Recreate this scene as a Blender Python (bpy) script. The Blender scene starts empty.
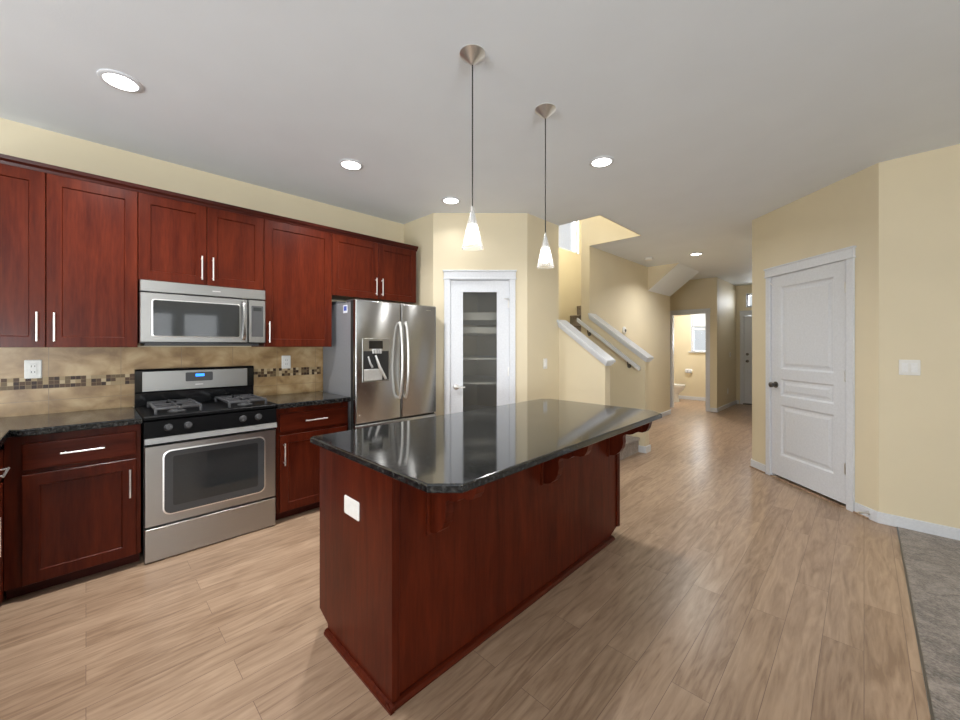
import bpy, bmesh, math, random
from mathutils import Matrix, Vector
random.seed(7)
C = bpy.context.scene.collection
SC = bpy.context.scene
PI = math.pi

# ------------------------------------------------------------------ camera, world, exposure, daylight
cam_d = bpy.data.cameras.new('camera'); cam = bpy.data.objects.new('camera', cam_d); C.objects.link(cam)
cam.location = (0, 0, 1.353); cam.rotation_euler = (PI/2, 0, math.radians(44.63))
cam_d.sensor_width = 36; cam_d.lens = 389.0/960*36; cam_d.shift_y = -14.1/960
cam_d.clip_start = .05; SC.camera = cam
SC.view_settings.view_transform = 'Standard'; SC.view_settings.look = 'None'
SC.view_settings.gamma = 1; SC.view_settings.use_curve_mapping = False
SC.view_settings.exposure = 0.26
W = bpy.data.worlds.new('sky'); SC.world = W; W.use_nodes = True
bgn = W.node_tree.nodes['Background']; bgn.inputs[0].default_value = (.90, .95, 1, 1); bgn.inputs[1].default_value = 1.1

def area(name, loc, direction, sx, sy, watts, col=(1, 1, 1), spread=PI):
    l = bpy.data.lights.new(name, 'AREA'); l.shape = 'RECTANGLE'; l.size = sx; l.size_y = sy
    l.energy = watts; l.color = col; l.spread = spread
    o = bpy.data.objects.new(name, l); C.objects.link(o); o.location = loc
    o.rotation_euler = Vector(direction).to_track_quat('-Z', 'Y').to_euler()
    return o
DAY = (.92, .965, 1)
area('daylight_east', (4.8, 1.5, 1.45), (-1, 0, .1), 1.9, 1.5, 30, DAY)
area('added_fill_east', (5.0, -1.85, 1.1), (-1, -.25, 1.9), 2.5, 2.2, 430, DAY)  # added fill light for the whole room, outside the invented wide east window
area('daylight_south', (-1.6, -3.85, 1.0), (0, 1, 1.2), 2.0, 2.1, 130, DAY)
area('daylight_stair', (-4.25, 5.3, 3.95), (1, 0, -.2), 2.2, 1.5, 170, DAY)
area('daylight_bath', (-2.72, 11.7, 2.0), (0, -1, -.2), 1.5, 1.6, 60, DAY)
area('daylight_transom', (-1.5, 10.95, 2.45), (0, -1, -.45), .8, .3, 12, DAY)

# ------------------------------------------------------------------ materials
def new_mat(name):
    m = bpy.data.materials.new(name); m.use_nodes = True
    nt = m.node_tree; b = nt.nodes['Principled BSDF']
    return m, nt, b
def N(nt, t, **kw):
    n = nt.nodes.new(t)
    for k, v in kw.items():
        if k in n.inputs: n.inputs[k].default_value = v
        else: setattr(n, k, v)
    return n
def setp(b, **kw):
    for k, v in kw.items():
        k = k.replace('_', ' ')
        if k in b.inputs: b.inputs[k].default_value = v if not (isinstance(v, tuple) and len(v) == 3) else (*v, 1)
def coords(nt, scale=(1, 1, 1), rot=(0, 0, 0), kind='Object', rnd=False):
    tc = N(nt, 'ShaderNodeTexCoord'); mp = N(nt, 'ShaderNodeMapping')
    mp.inputs['Scale'].default_value = scale; mp.inputs['Rotation'].default_value = rot
    if rnd:
        oi = N(nt, 'ShaderNodeObjectInfo'); mu = N(nt, 'ShaderNodeMath', operation='MULTIPLY'); mu.inputs[1].default_value = 13.7
        nt.links.new(oi.outputs['Random'], mu.inputs[0])
        ad = N(nt, 'ShaderNodeVectorMath', operation='ADD')
        nt.links.new(tc.outputs[kind], ad.inputs[0]); nt.links.new(mu.outputs[0], ad.inputs[1]); nt.links.new(ad.outputs[0], mp.inputs[0])
    else: nt.links.new(tc.outputs[kind], mp.inputs[0])
    return mp.outputs[0]
def ramp(nt, fac, stops):
    r = N(nt, 'ShaderNodeValToRGB'); e = r.color_ramp.elements
    while len(e) < len(stops): e.new(.5)
    for el, (p, c) in zip(e, stops): el.position = p; el.color = (*c, 1)
    nt.links.new(fac, r.inputs[0]); return r.outputs[0]
def bump(nt, b, h, strength, dist=.002):
    bp = N(nt, 'ShaderNodeBump'); bp.inputs['Strength'].default_value = strength; bp.inputs['Distance'].default_value = dist
    nt.links.new(h, bp.inputs['Height']); nt.links.new(bp.outputs[0], b.inputs['Normal'])
def plain(name, col, rough=.5, metal=0, noise=0, nscale=60, **kw):
    m, nt, b = new_mat(name); setp(b, Base_Color=col, Roughness=rough, Metallic=metal, **kw)
    n = N(nt, 'ShaderNodeTexNoise', Scale=nscale, Detail=3.0)
    nt.links.new(coords(nt), n.inputs['Vector'])
    f = noise if noise else .04
    c = ramp(nt, n.outputs[0], [(.3, tuple(x*(1-f) for x in col)), (.7, tuple(min(1, x*(1+f)) for x in col))])
    nt.links.new(c, b.inputs['Base Color'])
    return m, nt, b, n
def paint(name, col, rough, bs):
    m, nt, b, n = plain(name, col, rough, noise=.015, nscale=3)
    n2 = N(nt, 'ShaderNodeTexNoise', Scale=110.0, Detail=3.0); nt.links.new(coords(nt), n2.inputs['Vector'])
    bump(nt, b, n2.outputs[0], bs, .002); return m
M = {}
M['wall'] = paint('cream_wall_paint', (.71, .622, .445), .55, .12)
M['ceiling'] = paint('white_ceiling_paint', (.79, .83, .88), .6, .2)
M['trim'] = plain('white_trim_paint', (.67, .69, .73), .35)[0]
M['white_plastic'] = plain('white_plastic', (.78, .77, .74), .35)[0]
M['porcelain'] = plain('porcelain', (.82, .82, .82), .08)[0]

def wood(name, scale, dark, light, rough=.3):
    m, nt, b = new_mat(name)
    v = coords(nt, scale, rnd=True)
    n1 = N(nt, 'ShaderNodeTexNoise', Scale=2.2, Detail=6.0, Distortion=.8); nt.links.new(v, n1.inputs['Vector'])
    n2 = N(nt, 'ShaderNodeTexNoise', Scale=14.0, Detail=4.0); nt.links.new(v, n2.inputs['Vector'])
    mx = N(nt, 'ShaderNodeMath', operation='MULTIPLY_ADD'); mx.inputs[1].default_value = .35
    nt.links.new(n2.outputs[0], mx.inputs[0])
    sc = N(nt, 'ShaderNodeMath', operation='MULTIPLY'); sc.inputs[1].default_value = .65
    nt.links.new(n1.outputs[0], sc.inputs[0]); nt.links.new(sc.outputs[0], mx.inputs[2])
    mid = tuple((a+c)/2 for a, c in zip(dark, light))
    nt.links.new(ramp(nt, mx.outputs[0], [(.32, dark), (.5, mid), (.68, light)]), b.inputs['Base Color'])
    setp(b, Roughness=rough, IOR=1.45, Specular_IOR_Level=.15, Coat_Weight=.05, Coat_Roughness=.14)
    return m
CH_D, CH_L = (.040, .0050, .0022), (.098, .0155, .0056)
M['cherry'] = wood('cherry_wood', (7, 7, .75), CH_D, CH_L)
M['cherry_h'] = wood('cherry_wood_horizontal', (7, .75, 7), CH_D, CH_L)
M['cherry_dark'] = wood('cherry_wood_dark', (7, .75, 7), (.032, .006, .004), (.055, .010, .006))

def granite():
    m, nt, b = new_mat('black_granite'); v = coords(nt)
    vo = N(nt, 'ShaderNodeTexVoronoi', Scale=210.0); nt.links.new(v, vo.inputs['Vector'])
    n = N(nt, 'ShaderNodeTexNoise', Scale=75.0, Detail=4.0); nt.links.new(v, n.inputs['Vector'])
    c1 = ramp(nt, n.outputs[0], [(.42, (.006, .0065, .007)), (.55, (.03, .031, .031)), (.72, (.085, .085, .08))])
    c2 = ramp(nt, vo.outputs['Color'], [(.55, (.004, .004, .0045)), (.93, (.03, .03, .028))])
    mx = N(nt, 'ShaderNodeMix', data_type='RGBA'); mx.inputs[0].default_value = .45
    nt.links.new(c1, mx.inputs[6]); nt.links.new(c2, mx.inputs[7]); nt.links.new(mx.outputs[2], b.inputs['Base Color'])
    setp(b, Roughness=.075, IOR=1.58); return m
M['granite'] = granite()

def brushed(name, col, rough, scale, aniso=.0):
    m, nt, b = new_mat(name)
    n = N(nt, 'ShaderNodeTexNoise', Scale=6.0, Detail=5.0); nt.links.new(coords(nt, scale), n.inputs['Vector'])
    nt.links.new(ramp(nt, n.outputs[0], [(.3, tuple(x*.93 for x in col)), (.7, col)]), b.inputs['Base Color'])
    r = N(nt, 'ShaderNodeMapRange'); r.inputs[3].default_value = rough*.96; r.inputs[4].default_value = rough*1.04
    nt.links.new(n.outputs[0], r.inputs[0]); nt.links.new(r.outputs[0], b.inputs['Roughness'])
    setp(b, Metallic=1.0, Anisotropic=aniso, Anisotropic_Rotation=.25); return m
M['steel'] = brushed('stainless_steel', (.47, .468, .46), .27, (1.5, 1.5, 260), .8)
M['steel_h'] = brushed('stainless_steel_horizontal_grain', (.43, .428, .42), .33, (1.5, 1.5, 260), .3)
M['nickel'] = brushed('brushed_nickel', (.80, .795, .78), .3, (20, 20, 20))
M['handle_metal'] = plain('satin_handle_metal', (.86, .85, .83), .3, .9)[0]
M['fridge_grey'] = plain('grey_fridge_side_paint', (.22, .225, .24), .45, .15)[0]
M['black_gloss'] = plain('black_enamel', (.008, .008, .009), .12)[0]
M['black_satin'] = plain('black_satin_enamel', (.004, .004, .0045), .45, Specular_IOR_Level=.08)[0]
M['rack_grey'] = plain('oven_window_border', (.055, .057, .06), .12)[0]
M['black_matte'] = plain('black_cast_iron', (.05, .05, .054), .32)[0]
M['black_rubber'] = plain('black_cord', (.012, .012, .012), .5)[0]
M['dark_glass'] = plain('oven_window_glass', (.028, .030, .031), .04, IOR=1.55)[0]
M['grey_knob'] = plain('grey_knob', (.07, .07, .073), .4, .2)[0]
M['dark_void'] = plain('dark_recess', (.012, .012, .012), .6)[0]
M['silver_plastic'] = plain('silver_plastic', (.55, .55, .55), .3, .5)[0]
M['sticker_white'] = plain('sticker_paper', (.75, .77, .82), .5)[0]
M['sticker_blue'] = plain('sticker_blue', (.06, .10, .42), .5)[0]
M['socket_dark'] = plain('socket_slots', (.05, .045, .04), .5)[0]
M['wire_shelf'] = plain('white_pantry_shelf', (.75, .74, .70), .4)[0]
M['bronze'] = plain('dark_nickel_hardware', (.16, .15, .14), .3, .9)[0]
M['blind'] = plain('white_blind_slat', (.82, .82, .80), .5)[0]
M['siding'] = plain('neighbour_siding', (.80, .82, .85), .7)[0]
M['earth'] = plain('outdoor_ground', (.25, .25, .22), .9)[0]

def carpet(name, a, bcol):
    m, nt, b = new_mat(name); v = coords(nt)
    n = N(nt, 'ShaderNodeTexNoise', Scale=95.0, Detail=5.0); nt.links.new(v, n.inputs['Vector'])
    n2 = N(nt, 'ShaderNodeTexNoise', Scale=6.0, Detail=8.0, Distortion=1.8); nt.links.new(v, n2.inputs['Vector'])
    mx = N(nt, 'ShaderNodeMath', operation='ADD'); nt.links.new(n.outputs[0], mx.inputs[0]); nt.links.new(n2.outputs[0], mx.inputs[1])
    hf = N(nt, 'ShaderNodeMath', operation='MULTIPLY'); hf.inputs[1].default_value = .5; nt.links.new(mx.outputs[0], hf.inputs[0])
    nt.links.new(ramp(nt, hf.outputs[0], [(.38, a), (.62, bcol)]), b.inputs['Base Color'])
    setp(b, Roughness=.95, Sheen_Weight=.3); bump(nt, b, hf.outputs[0], .9, .012); return m
M['carpet'] = carpet('taupe_carpet', (.105, .083, .067), (.30, .248, .205))
M['stair_carpet'] = carpet('stair_carpet', (.19, .155, .13), (.33, .28, .24))

def planks():
    m, nt, b = new_mat('oak_laminate_planks')
    v = coords(nt, (1, 1, 1), (0, 0, PI/2))
    br = N(nt, 'ShaderNodeTexBrick'); br.offset = .37; br.offset_frequency = 2; br.squash = 1
    for k, x in (('Scale', 1.0), ('Brick Width', 1.21), ('Row Height', .138), ('Mortar Size', .0011), ('Mortar Smooth', .3), ('Bias', 0.0)): br.inputs[k].default_value = x
    br.inputs['Color1'].default_value = (0, 0, 0, 1); br.inputs['Color2'].default_value = (1, 1, 1, 1); br.inputs['Mortar'].default_value = (.5, .5, .5, 1)
    nt.links.new(v, br.inputs['Vector'])
    # grain, shifted by a different amount on every plank
    sep = N(nt, 'ShaderNodeSeparateColor'); nt.links.new(br.outputs['Color'], sep.inputs[0])
    sh = N(nt, 'ShaderNodeMath', operation='MULTIPLY'); sh.inputs[1].default_value = 37.0; nt.links.new(sep.outputs[0], sh.inputs[0])
    cb = N(nt, 'ShaderNodeCombineXYZ'); nt.links.new(sh.outputs[0], cb.inputs[2])
    st = N(nt, 'ShaderNodeVectorMath', operation='MULTIPLY'); st.inputs[1].default_value = (1.3, 11, 1); nt.links.new(v, st.inputs[0])
    ad = N(nt, 'ShaderNodeVectorMath', operation='ADD'); nt.links.new(st.outputs[0], ad.inputs[0]); nt.links.new(cb.outputs[0], ad.inputs[1])
    g = N(nt, 'ShaderNodeTexNoise', Scale=1.5, Detail=5.0, Distortion=2.4); nt.links.new(ad.outputs[0], g.inputs['Vector'])
    g2 = N(nt, 'ShaderNodeTexNoise', Scale=9.0, Detail=3.0); nt.links.new(ad.outputs[0], g2.inputs['Vector'])
    a1 = N(nt, 'ShaderNodeMath', operation='MULTIPLY'); a1.inputs[1].default_value = .62; nt.links.new(g.outputs[0], a1.inputs[0])
    a2 = N(nt, 'ShaderNodeMath', operation='MULTIPLY_ADD'); a2.inputs[1].default_value = .20; nt.links.new(g2.outputs[0], a2.inputs[0]); nt.links.new(a1.outputs[0], a2.inputs[2])
    a3 = N(nt, 'ShaderNodeMath', operation='MULTIPLY_ADD'); a3.inputs[1].default_value = .11; nt.links.new(sep.outputs[0], a3.inputs[0]); nt.links.new(a2.outputs[0], a3.inputs[2])
    col = ramp(nt, a3.outputs[0], [(.32, (.240, .153, .096)), (.46, (.345, .233, .154)), (.62, (.44, .308, .208))])
    mx = N(nt, 'ShaderNodeMix', data_type='RGBA'); nt.links.new(br.outputs['Fac'], mx.inputs[0]); nt.links.new(col, mx.inputs[6]); mx.inputs[7].default_value = (.16, .10, .07, 1)
    nt.links.new(mx.outputs[2], b.inputs['Base Color'])
    setp(b, Roughness=.31, IOR=1.45); bump(nt, b, a2.outputs[0], .05, .002)
    return m
M['planks'] = planks()

def tile():
    m, nt, b = new_mat('tan_stone_wall_tile')
    v = coords(nt, (1, 1, 1))
    # brick pattern laid out in the wall's (y, z)
    sp = N(nt, 'ShaderNodeSeparateXYZ'); nt.links.new(v, sp.inputs[0]); cb = N(nt, 'ShaderNodeCombineXYZ')
    nt.links.new(sp.outputs[1], cb.inputs[0]); nt.links.new(sp.outputs[2], cb.inputs[1])
    br = N(nt, 'ShaderNodeTexBrick'); br.offset = 0
    for k, x in (('Scale', 1.0), ('Brick Width', .345), ('Row Height', 1.0), ('Mortar Size', .0018), ('Mortar Smooth', .2)): br.inputs[k].default_value = x
    br.inputs['Color1'].default_value = (0, 0, 0, 1); br.inputs['Color2'].default_value = (1, 1, 1, 1)
    nt.links.new(cb.outputs[0], br.inputs['Vector'])
    st = N(nt, 'ShaderNodeVectorMath', operation='MULTIPLY'); st.inputs[1].default_value = (1, 2.6, 3.6); nt.links.new(v, st.inputs[0])
    n = N(nt, 'ShaderNodeTexNoise', Scale=2.2, Detail=9.0, Distortion=.35); nt.links.new(st.outputs[0], n.inputs['Vector'])
    sep = N(nt, 'ShaderNodeSeparateColor'); nt.links.new(br.outputs['Color'], sep.inputs[0])
    a = N(nt, 'ShaderNodeMath', operation='MULTIPLY_ADD'); a.inputs[1].default_value = .12; nt.links.new(sep.outputs[0], a.inputs[0]); nt.links.new(n.outputs[0], a.inputs[2])
    col = ramp(nt, a.outputs[0], [(.38, (.25, .145, .058)), (.52, (.39, .25, .112)), (.68, (.53, .38, .205))])
    mx = N(nt, 'ShaderNodeMix', data_type='RGBA'); nt.links.new(br.outputs['Fac'], mx.inputs[0]); nt.links.new(col, mx.inputs[6]); mx.inputs[7].default_value = (.26, .18, .10, 1)
    nt.links.new(mx.outputs[2], b.inputs['Base Color']); setp(b, Roughness=.35); return m
M['tile'] = tile()
def mosaic():
    m, nt, b = new_mat('glass_mosaic_strip'); v = coords(nt); c = .0245
    sc = N(nt, 'ShaderNodeVectorMath', operation='SCALE'); sc.inputs['Scale'].default_value = 1/c; nt.links.new(v, sc.inputs[0])
    fl = N(nt, 'ShaderNodeVectorMath', operation='FLOOR'); nt.links.new(sc.outputs[0], fl.inputs[0])
    mk = N(nt, 'ShaderNodeVectorMath', operation='MULTIPLY'); mk.inputs[1].default_value = (0, 1, 1); nt.links.new(fl.outputs[0], mk.inputs[0])
    wn = N(nt, 'ShaderNodeTexWhiteNoise', noise_dimensions='3D'); nt.links.new(mk.outputs[0], wn.inputs['Vector'])
    r = N(nt, 'ShaderNodeValToRGB'); r.color_ramp.interpolation = 'CONSTANT'; e = r.color_ramp.elements
    for p, col in ((0, (.035, .014, .006)), (.24, (.085, .042, .018)), (.46, (.15, .10, .05)), (.60, (.36, .26, .14)), (.82, (.50, .39, .24))):
        if p == 0: el = e[0]; el.position = 0
        elif p == .82: el = e[len(e)-1]; el.position = p
        else: el = e.new(p)
        el.color = (*col, 1)
    nt.links.new(wn.outputs['Value'], r.inputs[0])
    fr = N(nt, 'ShaderNodeVectorMath', operation='FRACTION'); nt.links.new(sc.outputs[0], fr.inputs[0])
    sp = N(nt, 'ShaderNodeSeparateXYZ'); nt.links.new(fr.outputs[0], sp.inputs[0])
    ly = N(nt, 'ShaderNodeMath', operation='LESS_THAN'); ly.inputs[1].default_value = .06; nt.links.new(sp.outputs[1], ly.inputs[0])
    lz = N(nt, 'ShaderNodeMath', operation='LESS_THAN'); lz.inputs[1].default_value = .07; nt.links.new(sp.outputs[2], lz.inputs[0])
    mxx = N(nt, 'ShaderNodeMath', operation='MAXIMUM'); nt.links.new(ly.outputs[0], mxx.inputs[0]); nt.links.new(lz.outputs[0], mxx.inputs[1])
    mx = N(nt, 'ShaderNodeMix', data_type='RGBA'); nt.links.new(mxx.outputs[0], mx.inputs[0]); nt.links.new(r.outputs[0], mx.inputs[6]); mx.inputs[7].default_value = (.30, .21, .11, 1)
    nt.links.new(mx.outputs[2], b.inputs['Base Color']); setp(b, Roughness=.4, Specular_IOR_Level=.3); return m
M['mosaic'] = mosaic()

def clear_glass(name, tint=(1, 1, 1), rough=0.0, refl=.5):
    m = bpy.data.materials.new(name); m.use_nodes = True; nt = m.node_tree; nt.nodes.remove(nt.nodes['Principled BSDF'])
    t = N(nt, 'ShaderNodeBsdfTransparent'); t.inputs[0].default_value = (*tint, 1)
    g = N(nt, 'ShaderNodeBsdfGlossy'); g.inputs['Roughness'].default_value = rough
    f = N(nt, 'ShaderNodeFresnel'); f.inputs[0].default_value = 1.45
    mu = N(nt, 'ShaderNodeMath', operation='MULTIPLY'); mu.inputs[1].default_value = refl; nt.links.new(f.outputs[0], mu.inputs[0])
    mx = N(nt, 'ShaderNodeMixShader'); nt.links.new(mu.outputs[0], mx.inputs[0]); nt.links.new(t.outputs[0], mx.inputs[1]); nt.links.new(g.outputs[0], mx.inputs[2])
    nt.links.new(mx.outputs[0], nt.nodes['Material Output'].inputs[0]); return m
M['pane'] = clear_glass('window_pane_glass')
def shade_glass():
    m = bpy.data.materials.new('pendant_shade_glass'); m.use_nodes = True; nt = m.node_tree; b = nt.nodes['Principled BSDF']
    setp(b, Base_Color=(.9, .9, .9), Roughness=.15, Transmission_Weight=0)
    t = N(nt, 'ShaderNodeBsdfTransparent'); tl = N(nt, 'ShaderNodeBsdfTranslucent'); tl.inputs[0].default_value = (.9, .9, .9, 1)
    lw = N(nt, 'ShaderNodeLayerWeight'); lw.inputs[0].default_value = .35
    mr = N(nt, 'ShaderNodeMapRange'); mr.inputs[3].default_value = .06; mr.inputs[4].default_value = .55; nt.links.new(lw.outputs['Facing'], mr.inputs[0])
    m0 = N(nt, 'ShaderNodeMixShader'); m0.inputs[0].default_value = .75; nt.links.new(tl.outputs[0], m0.inputs[1]); nt.links.new(b.outputs[0], m0.inputs[2])
    mx = N(nt, 'ShaderNodeMixShader'); nt.links.new(mr.outputs[0], mx.inputs[0]); nt.links.new(t.outputs[0], mx.inputs[1]); nt.links.new(m0.outputs[0], mx.inputs[2])
    nt.links.new(mx.outputs[0], nt.nodes['Material Output'].inputs[0]); return m
M['shade_glass'] = shade_glass()
def frosted():
    m = bpy.data.materials.new('frosted_pantry_glass'); m.use_nodes = True; nt = m.node_tree; b = nt.nodes['Principled BSDF']
    setp(b, Base_Color=(.16, .16, .155), Roughness=.22, IOR=1.5)
    t = N(nt, 'ShaderNodeBsdfTransparent'); t.inputs[0].default_value = (.88, .88, .86, 1)
    mx = N(nt, 'ShaderNodeMixShader'); mx.inputs[0].default_value = .24
    nt.links.new(t.outputs[0], mx.inputs[1]); nt.links.new(b.outputs[0], mx.inputs[2]); nt.links.new(mx.outputs[0], nt.nodes['Material Output'].inputs[0]); return m
M['frosted'] = frosted()
def glow(name, col, s):
    m, nt, b = new_mat(name); setp(b, Base_Color=col, Emission_Color=col, Emission_Strength=s); return m
M['lens'] = glow('lit_downlight_lens', (1, .97, .92), 9)
M['bulb'] = glow('lit_pendant_bulb', (1, .96, .90), 11)
M['display'] = glow('blue_oven_clock', (.03, .25, 1), 1.6)

# ------------------------------------------------------------------ mesh helpers
def NB(): return bmesh.new()
def frame(o, u, n):
    """matrix of a local frame: x along u, y along n, z up"""
    u = Vector((*u, 0)).normalized(); n = Vector((*n, 0)).normalized()
    return Matrix(((u.x, n.x, 0, o[0]), (u.y, n.y, 0, o[1]), (0, 0, 1, o[2]), (0, 0, 0, 1)))
def box(bm, lo, hi, T=None, bev=0, seg=2):
    vs = [bm.verts.new((x, y, z)) for z in (lo[2], hi[2]) for y in (lo[1], hi[1]) for x in (lo[0], hi[0])]
    fs = [bm.faces.new([vs[i] for i in f]) for f in ((0, 2, 3, 1), (4, 5, 7, 6), (0, 1, 5, 4), (1, 3, 7, 5), (3, 2, 6, 7), (2, 0, 4, 6))]
    if bev:
        es = list({e for f in fs for e in f.edges})
        r = bmesh.ops.bevel(bm, geom=es, offset=bev, segments=seg, affect='EDGES', profile=.5)
        vs = list({v for f in r['faces'] for v in f.verts} | {v for v in vs if v.is_valid})
    if T is not None:
        for v in vs:
            if v.is_valid: v.co = T @ v.co
    return vs
def prism(bm, pts, axis, a, b, T=None):
    """polygon pts (2D) extruded along axis from a to b; axis 0: pts=(y,z); 1: (x,z); 2: (x,y)"""
    def mk(p, t): return ((t, p[0], p[1]), (p[0], t, p[1]), (p[0], p[1], t))[axis]
    A = [bm.verts.new(mk(p, a)) for p in pts]; B = [bm.verts.new(mk(p, b)) for p in pts]
    n = len(pts); bm.faces.new(A); bm.faces.new(B[::-1])
    for i in range(n): bm.faces.new((A[i], A[(i+1) % n], B[(i+1) % n], B[i]))
    if T is not None:
        for v in A+B: v.co = T @ v.co
    return A+B
def loft(bm, loops, cap0=True, cap1=True, T=None):
    L = [[bm.verts.new(T @ Vector(p) if T is not None else p) for p in lp] for lp in loops]
    n = len(L[0])
    for A, B in zip(L, L[1:]):
        for i in range(n): bm.faces.new((A[i], A[(i+1) % n], B[(i+1) % n], B[i]))
    if cap0: bm.faces.new(L[0][::-1])
    if cap1: bm.faces.new(L[-1])
    return L
def rect(x0, x1, z0, z1, y): return [(x0, y, z0), (x1, y, z0), (x1, y, z1), (x0, y, z1)]
def rrect(x0, x1, z0, z1, y, r, k=5):
    out = []
    for cx, cz, a0 in ((x1-r, z0+r, -PI/2), (x1-r, z1-r, 0), (x0+r, z1-r, PI/2), (x0+r, z0+r, PI)):
        for i in range(k+1):
            a = a0+PI/2*i/k; out.append((cx+r*math.cos(a), y, cz+r*math.sin(a)))
    return out
def tube(bm, pts, r, k=10, cap=True):
    pts = [Vector(p) for p in pts]; loops = []
    for i, p in enumerate(pts):
        d = (pts[min(i+1, len(pts)-1)]-pts[max(i-1, 0)]).normalized()
        a = d.orthogonal().normalized() if i == 0 else (a - d*a.dot(d)).normalized()
        b = d.cross(a); rr = r[i] if isinstance(r, (list, tuple)) else r
        loops.append([tuple(p+(a*math.cos(2*PI*j/k)+b*math.sin(2*PI*j/k))*rr) for j in range(k)])
    loft(bm, loops, cap, cap)
def lathe(bm, c, prof, k=32, axis=(0, 0, 1), cap0=True, cap1=True):
    c = Vector(c); d = Vector(axis).normalized(); a = d.orthogonal().normalized(); b = d.cross(a)
    loft(bm, [[tuple(c+d*h+(a*math.cos(2*PI*j/k)+b*math.sin(2*PI*j/k))*max(r, 1e-4)) for j in range(k)] for r, h in prof], cap0, cap1)

WORLD = {}
def finish(name, bm, mat, parent=None, smooth=False, origin=None):
    bmesh.ops.recalc_face_normals(bm, faces=bm.faces[:])
    off = WORLD[parent.name] if parent is not None else Vector(origin or (0, 0, 0))
    bmesh.ops.translate(bm, verts=bm.verts[:], vec=-off)
    me = bpy.data.meshes.new(name); bm.to_mesh(me); bm.free()
    me.materials.append(M[mat] if isinstance(mat, str) else mat)
    if smooth:
        for p in me.polygons: p.use_smooth = True
        if smooth is True: me.set_sharp_from_angle(angle=math.radians(38))
    o = bpy.data.objects.new(name, me); C.objects.link(o); WORLD[o.name] = off.copy()
    if parent is not None: o.parent = parent
    else: o.location = off
    return o
def thing(name, label, cat, loc, group=None):
    o = bpy.data.objects.new(name, None); C.objects.link(o); o.location = loc; o.empty_display_size = .1
    WORLD[o.name] = Vector(loc); o['label'] = label; o['category'] = cat
    if group: o['group'] = group
    return o
def tag(o, label, cat, group=None):
    o['label'] = label; o['category'] = cat
    if group: o['group'] = group
    return o
def struct(name, bm=None, mat=None, loc=(0, 0, 0), **kw):
    if bm is None:
        o = bpy.data.objects.new(name, None); C.objects.link(o); o.location = loc; WORLD[o.name] = Vector(loc)
    else: o = finish(name, bm, mat, None, origin=loc, **kw)
    o['kind'] = 'structure'; return o
def dup(root, loc, label=None, group=None):
    r = root.copy(); C.objects.link(r); r.location = loc; WORLD[r.name] = Vector(loc)
    if label: r['label'] = label
    if group: r['group'] = group
    for ch in list(root.children):
        c = ch.copy(); C.objects.link(c); c.parent = r
        for g in list(ch.children):
            d = g.copy(); C.objects.link(d); d.parent = c
    return r
def wall_box(name, lo, hi, axis, openings=(), T=None, mat='wall', build=True):
    """box running along axis (0=x,1=y) with rectangular openings (a0,a1,z0,z1)"""
    bm = NB()
    ops = sorted(openings); cur = lo[axis]
    def bx(a0, a1, z0, z1):
        if a1-a0 < 1e-4 or z1-z0 < 1e-4: return
        l = list(lo); h = list(hi); l[axis] = a0; h[axis] = a1; l[2] = z0; h[2] = z1; box(bm, l, h, T)
    for a0, a1, z0, z1 in ops:
        bx(cur, a0, lo[2], hi[2]); bx(a0, a1, lo[2], z0); bx(a0, a1, z1, hi[2]); cur = a1
    bx(cur, hi[axis], lo[2], hi[2])
    return struct(name, bm, mat)

# ------------------------------------------------------------------ the setting
HC = 2.755; XW = -3.775
bm = NB(); box(bm, (-4.2, -3.8, -.12), (.172, 4.4, 0)); box(bm, (-4.2, 4.4, -.12), (4.7, 10.85, 0)); struct('floor', bm, 'planks')
bm = NB(); box(bm, (.180, -3.8, -.12), (4.7, 4.4, .006)); struct('floor_carpet', bm, 'carpet')
bm = NB(); box(bm, (.172, -3.75, -.05), (.182, 4.26, .007), bev=.002); struct('trim_1', bm, 'bronze')
bm = NB()
box(bm, (-4.1, -3.9, HC), (4.8, 3.87, 3.0)); box(bm, (-2.015, 3.87, HC), (4.8, 4.96, 3.0))
box(bm, (-2.75, 4.96, HC), (4.8, 8.2, 3.0)); box(bm, (-4.2, 8.2, HC), (4.8, 10.9, 3.0))
struct('ceiling', bm, 'ceiling')
bm = NB(); box(bm, (-4.0, 3.7, 5.3), (-1.9, 8.3, 5.4)); struct('ceiling_stairwell', bm, 'ceiling')

wall_box('wall_left', (XW-.12, -3.8, 0), (XW, 3.8, HC), 1)
wall_box('wall_pantry_return', (XW, 2.574, 0), (-3.234, 2.67, HC), 0)
TP = frame((-3.234, 2.574, 0), (1, 1), (-1, 1))           # local y points into the pantry
wall_box('wall_pantry', (0, 0, 0), (.993, .1, HC), 0, [(.180, .802, -.01, 2.06)], TP)
wall_box('wall_pantry_side', (-2.632, 3.276, 0), (-2.532, 3.770, HC), 1)
wall_box('wall_stair_near', (XW, 3.77, 0), (-2.532, 3.87, 5.4), 0)
wall_box('wall_stair_outer', (XW-.12, 3.80, 0), (XW, 8.3, 5.4), 1, [(4.25, 6.45, 3.06, 4.5)])
wall_box('wall_hall_left', (-2.87, 4.96, 0), (-2.74, 8.15, 5.4), 1)
wall_box('wall_stair_end', (XW, 8.05, 0), (-2.85, 8.15, 5.4), 0)
wall_box('wall_shaft_far', (-2.745, 4.952, HC), (-2.012, 4.966, 5.4), 0)
wall_box('wall_shaft_right', (-2.017, 3.865, HC), (-2.005, 4.962, 5.4), 1)
wall_box('wall_shaft_near', (-2.54, 3.862, HC), (-2.01, 3.874, 5.4), 0)
wall_box('wall_corridor_end', (-3.7, 8.1, 0), (-3.6, 9.1, HC), 1)
wall_box('wall_bath', (-4.1, 9.03, 0), (-2.13, 9.13, HC), 0, [(-3.0, -2.325, -.01, 2.035)])
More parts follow.
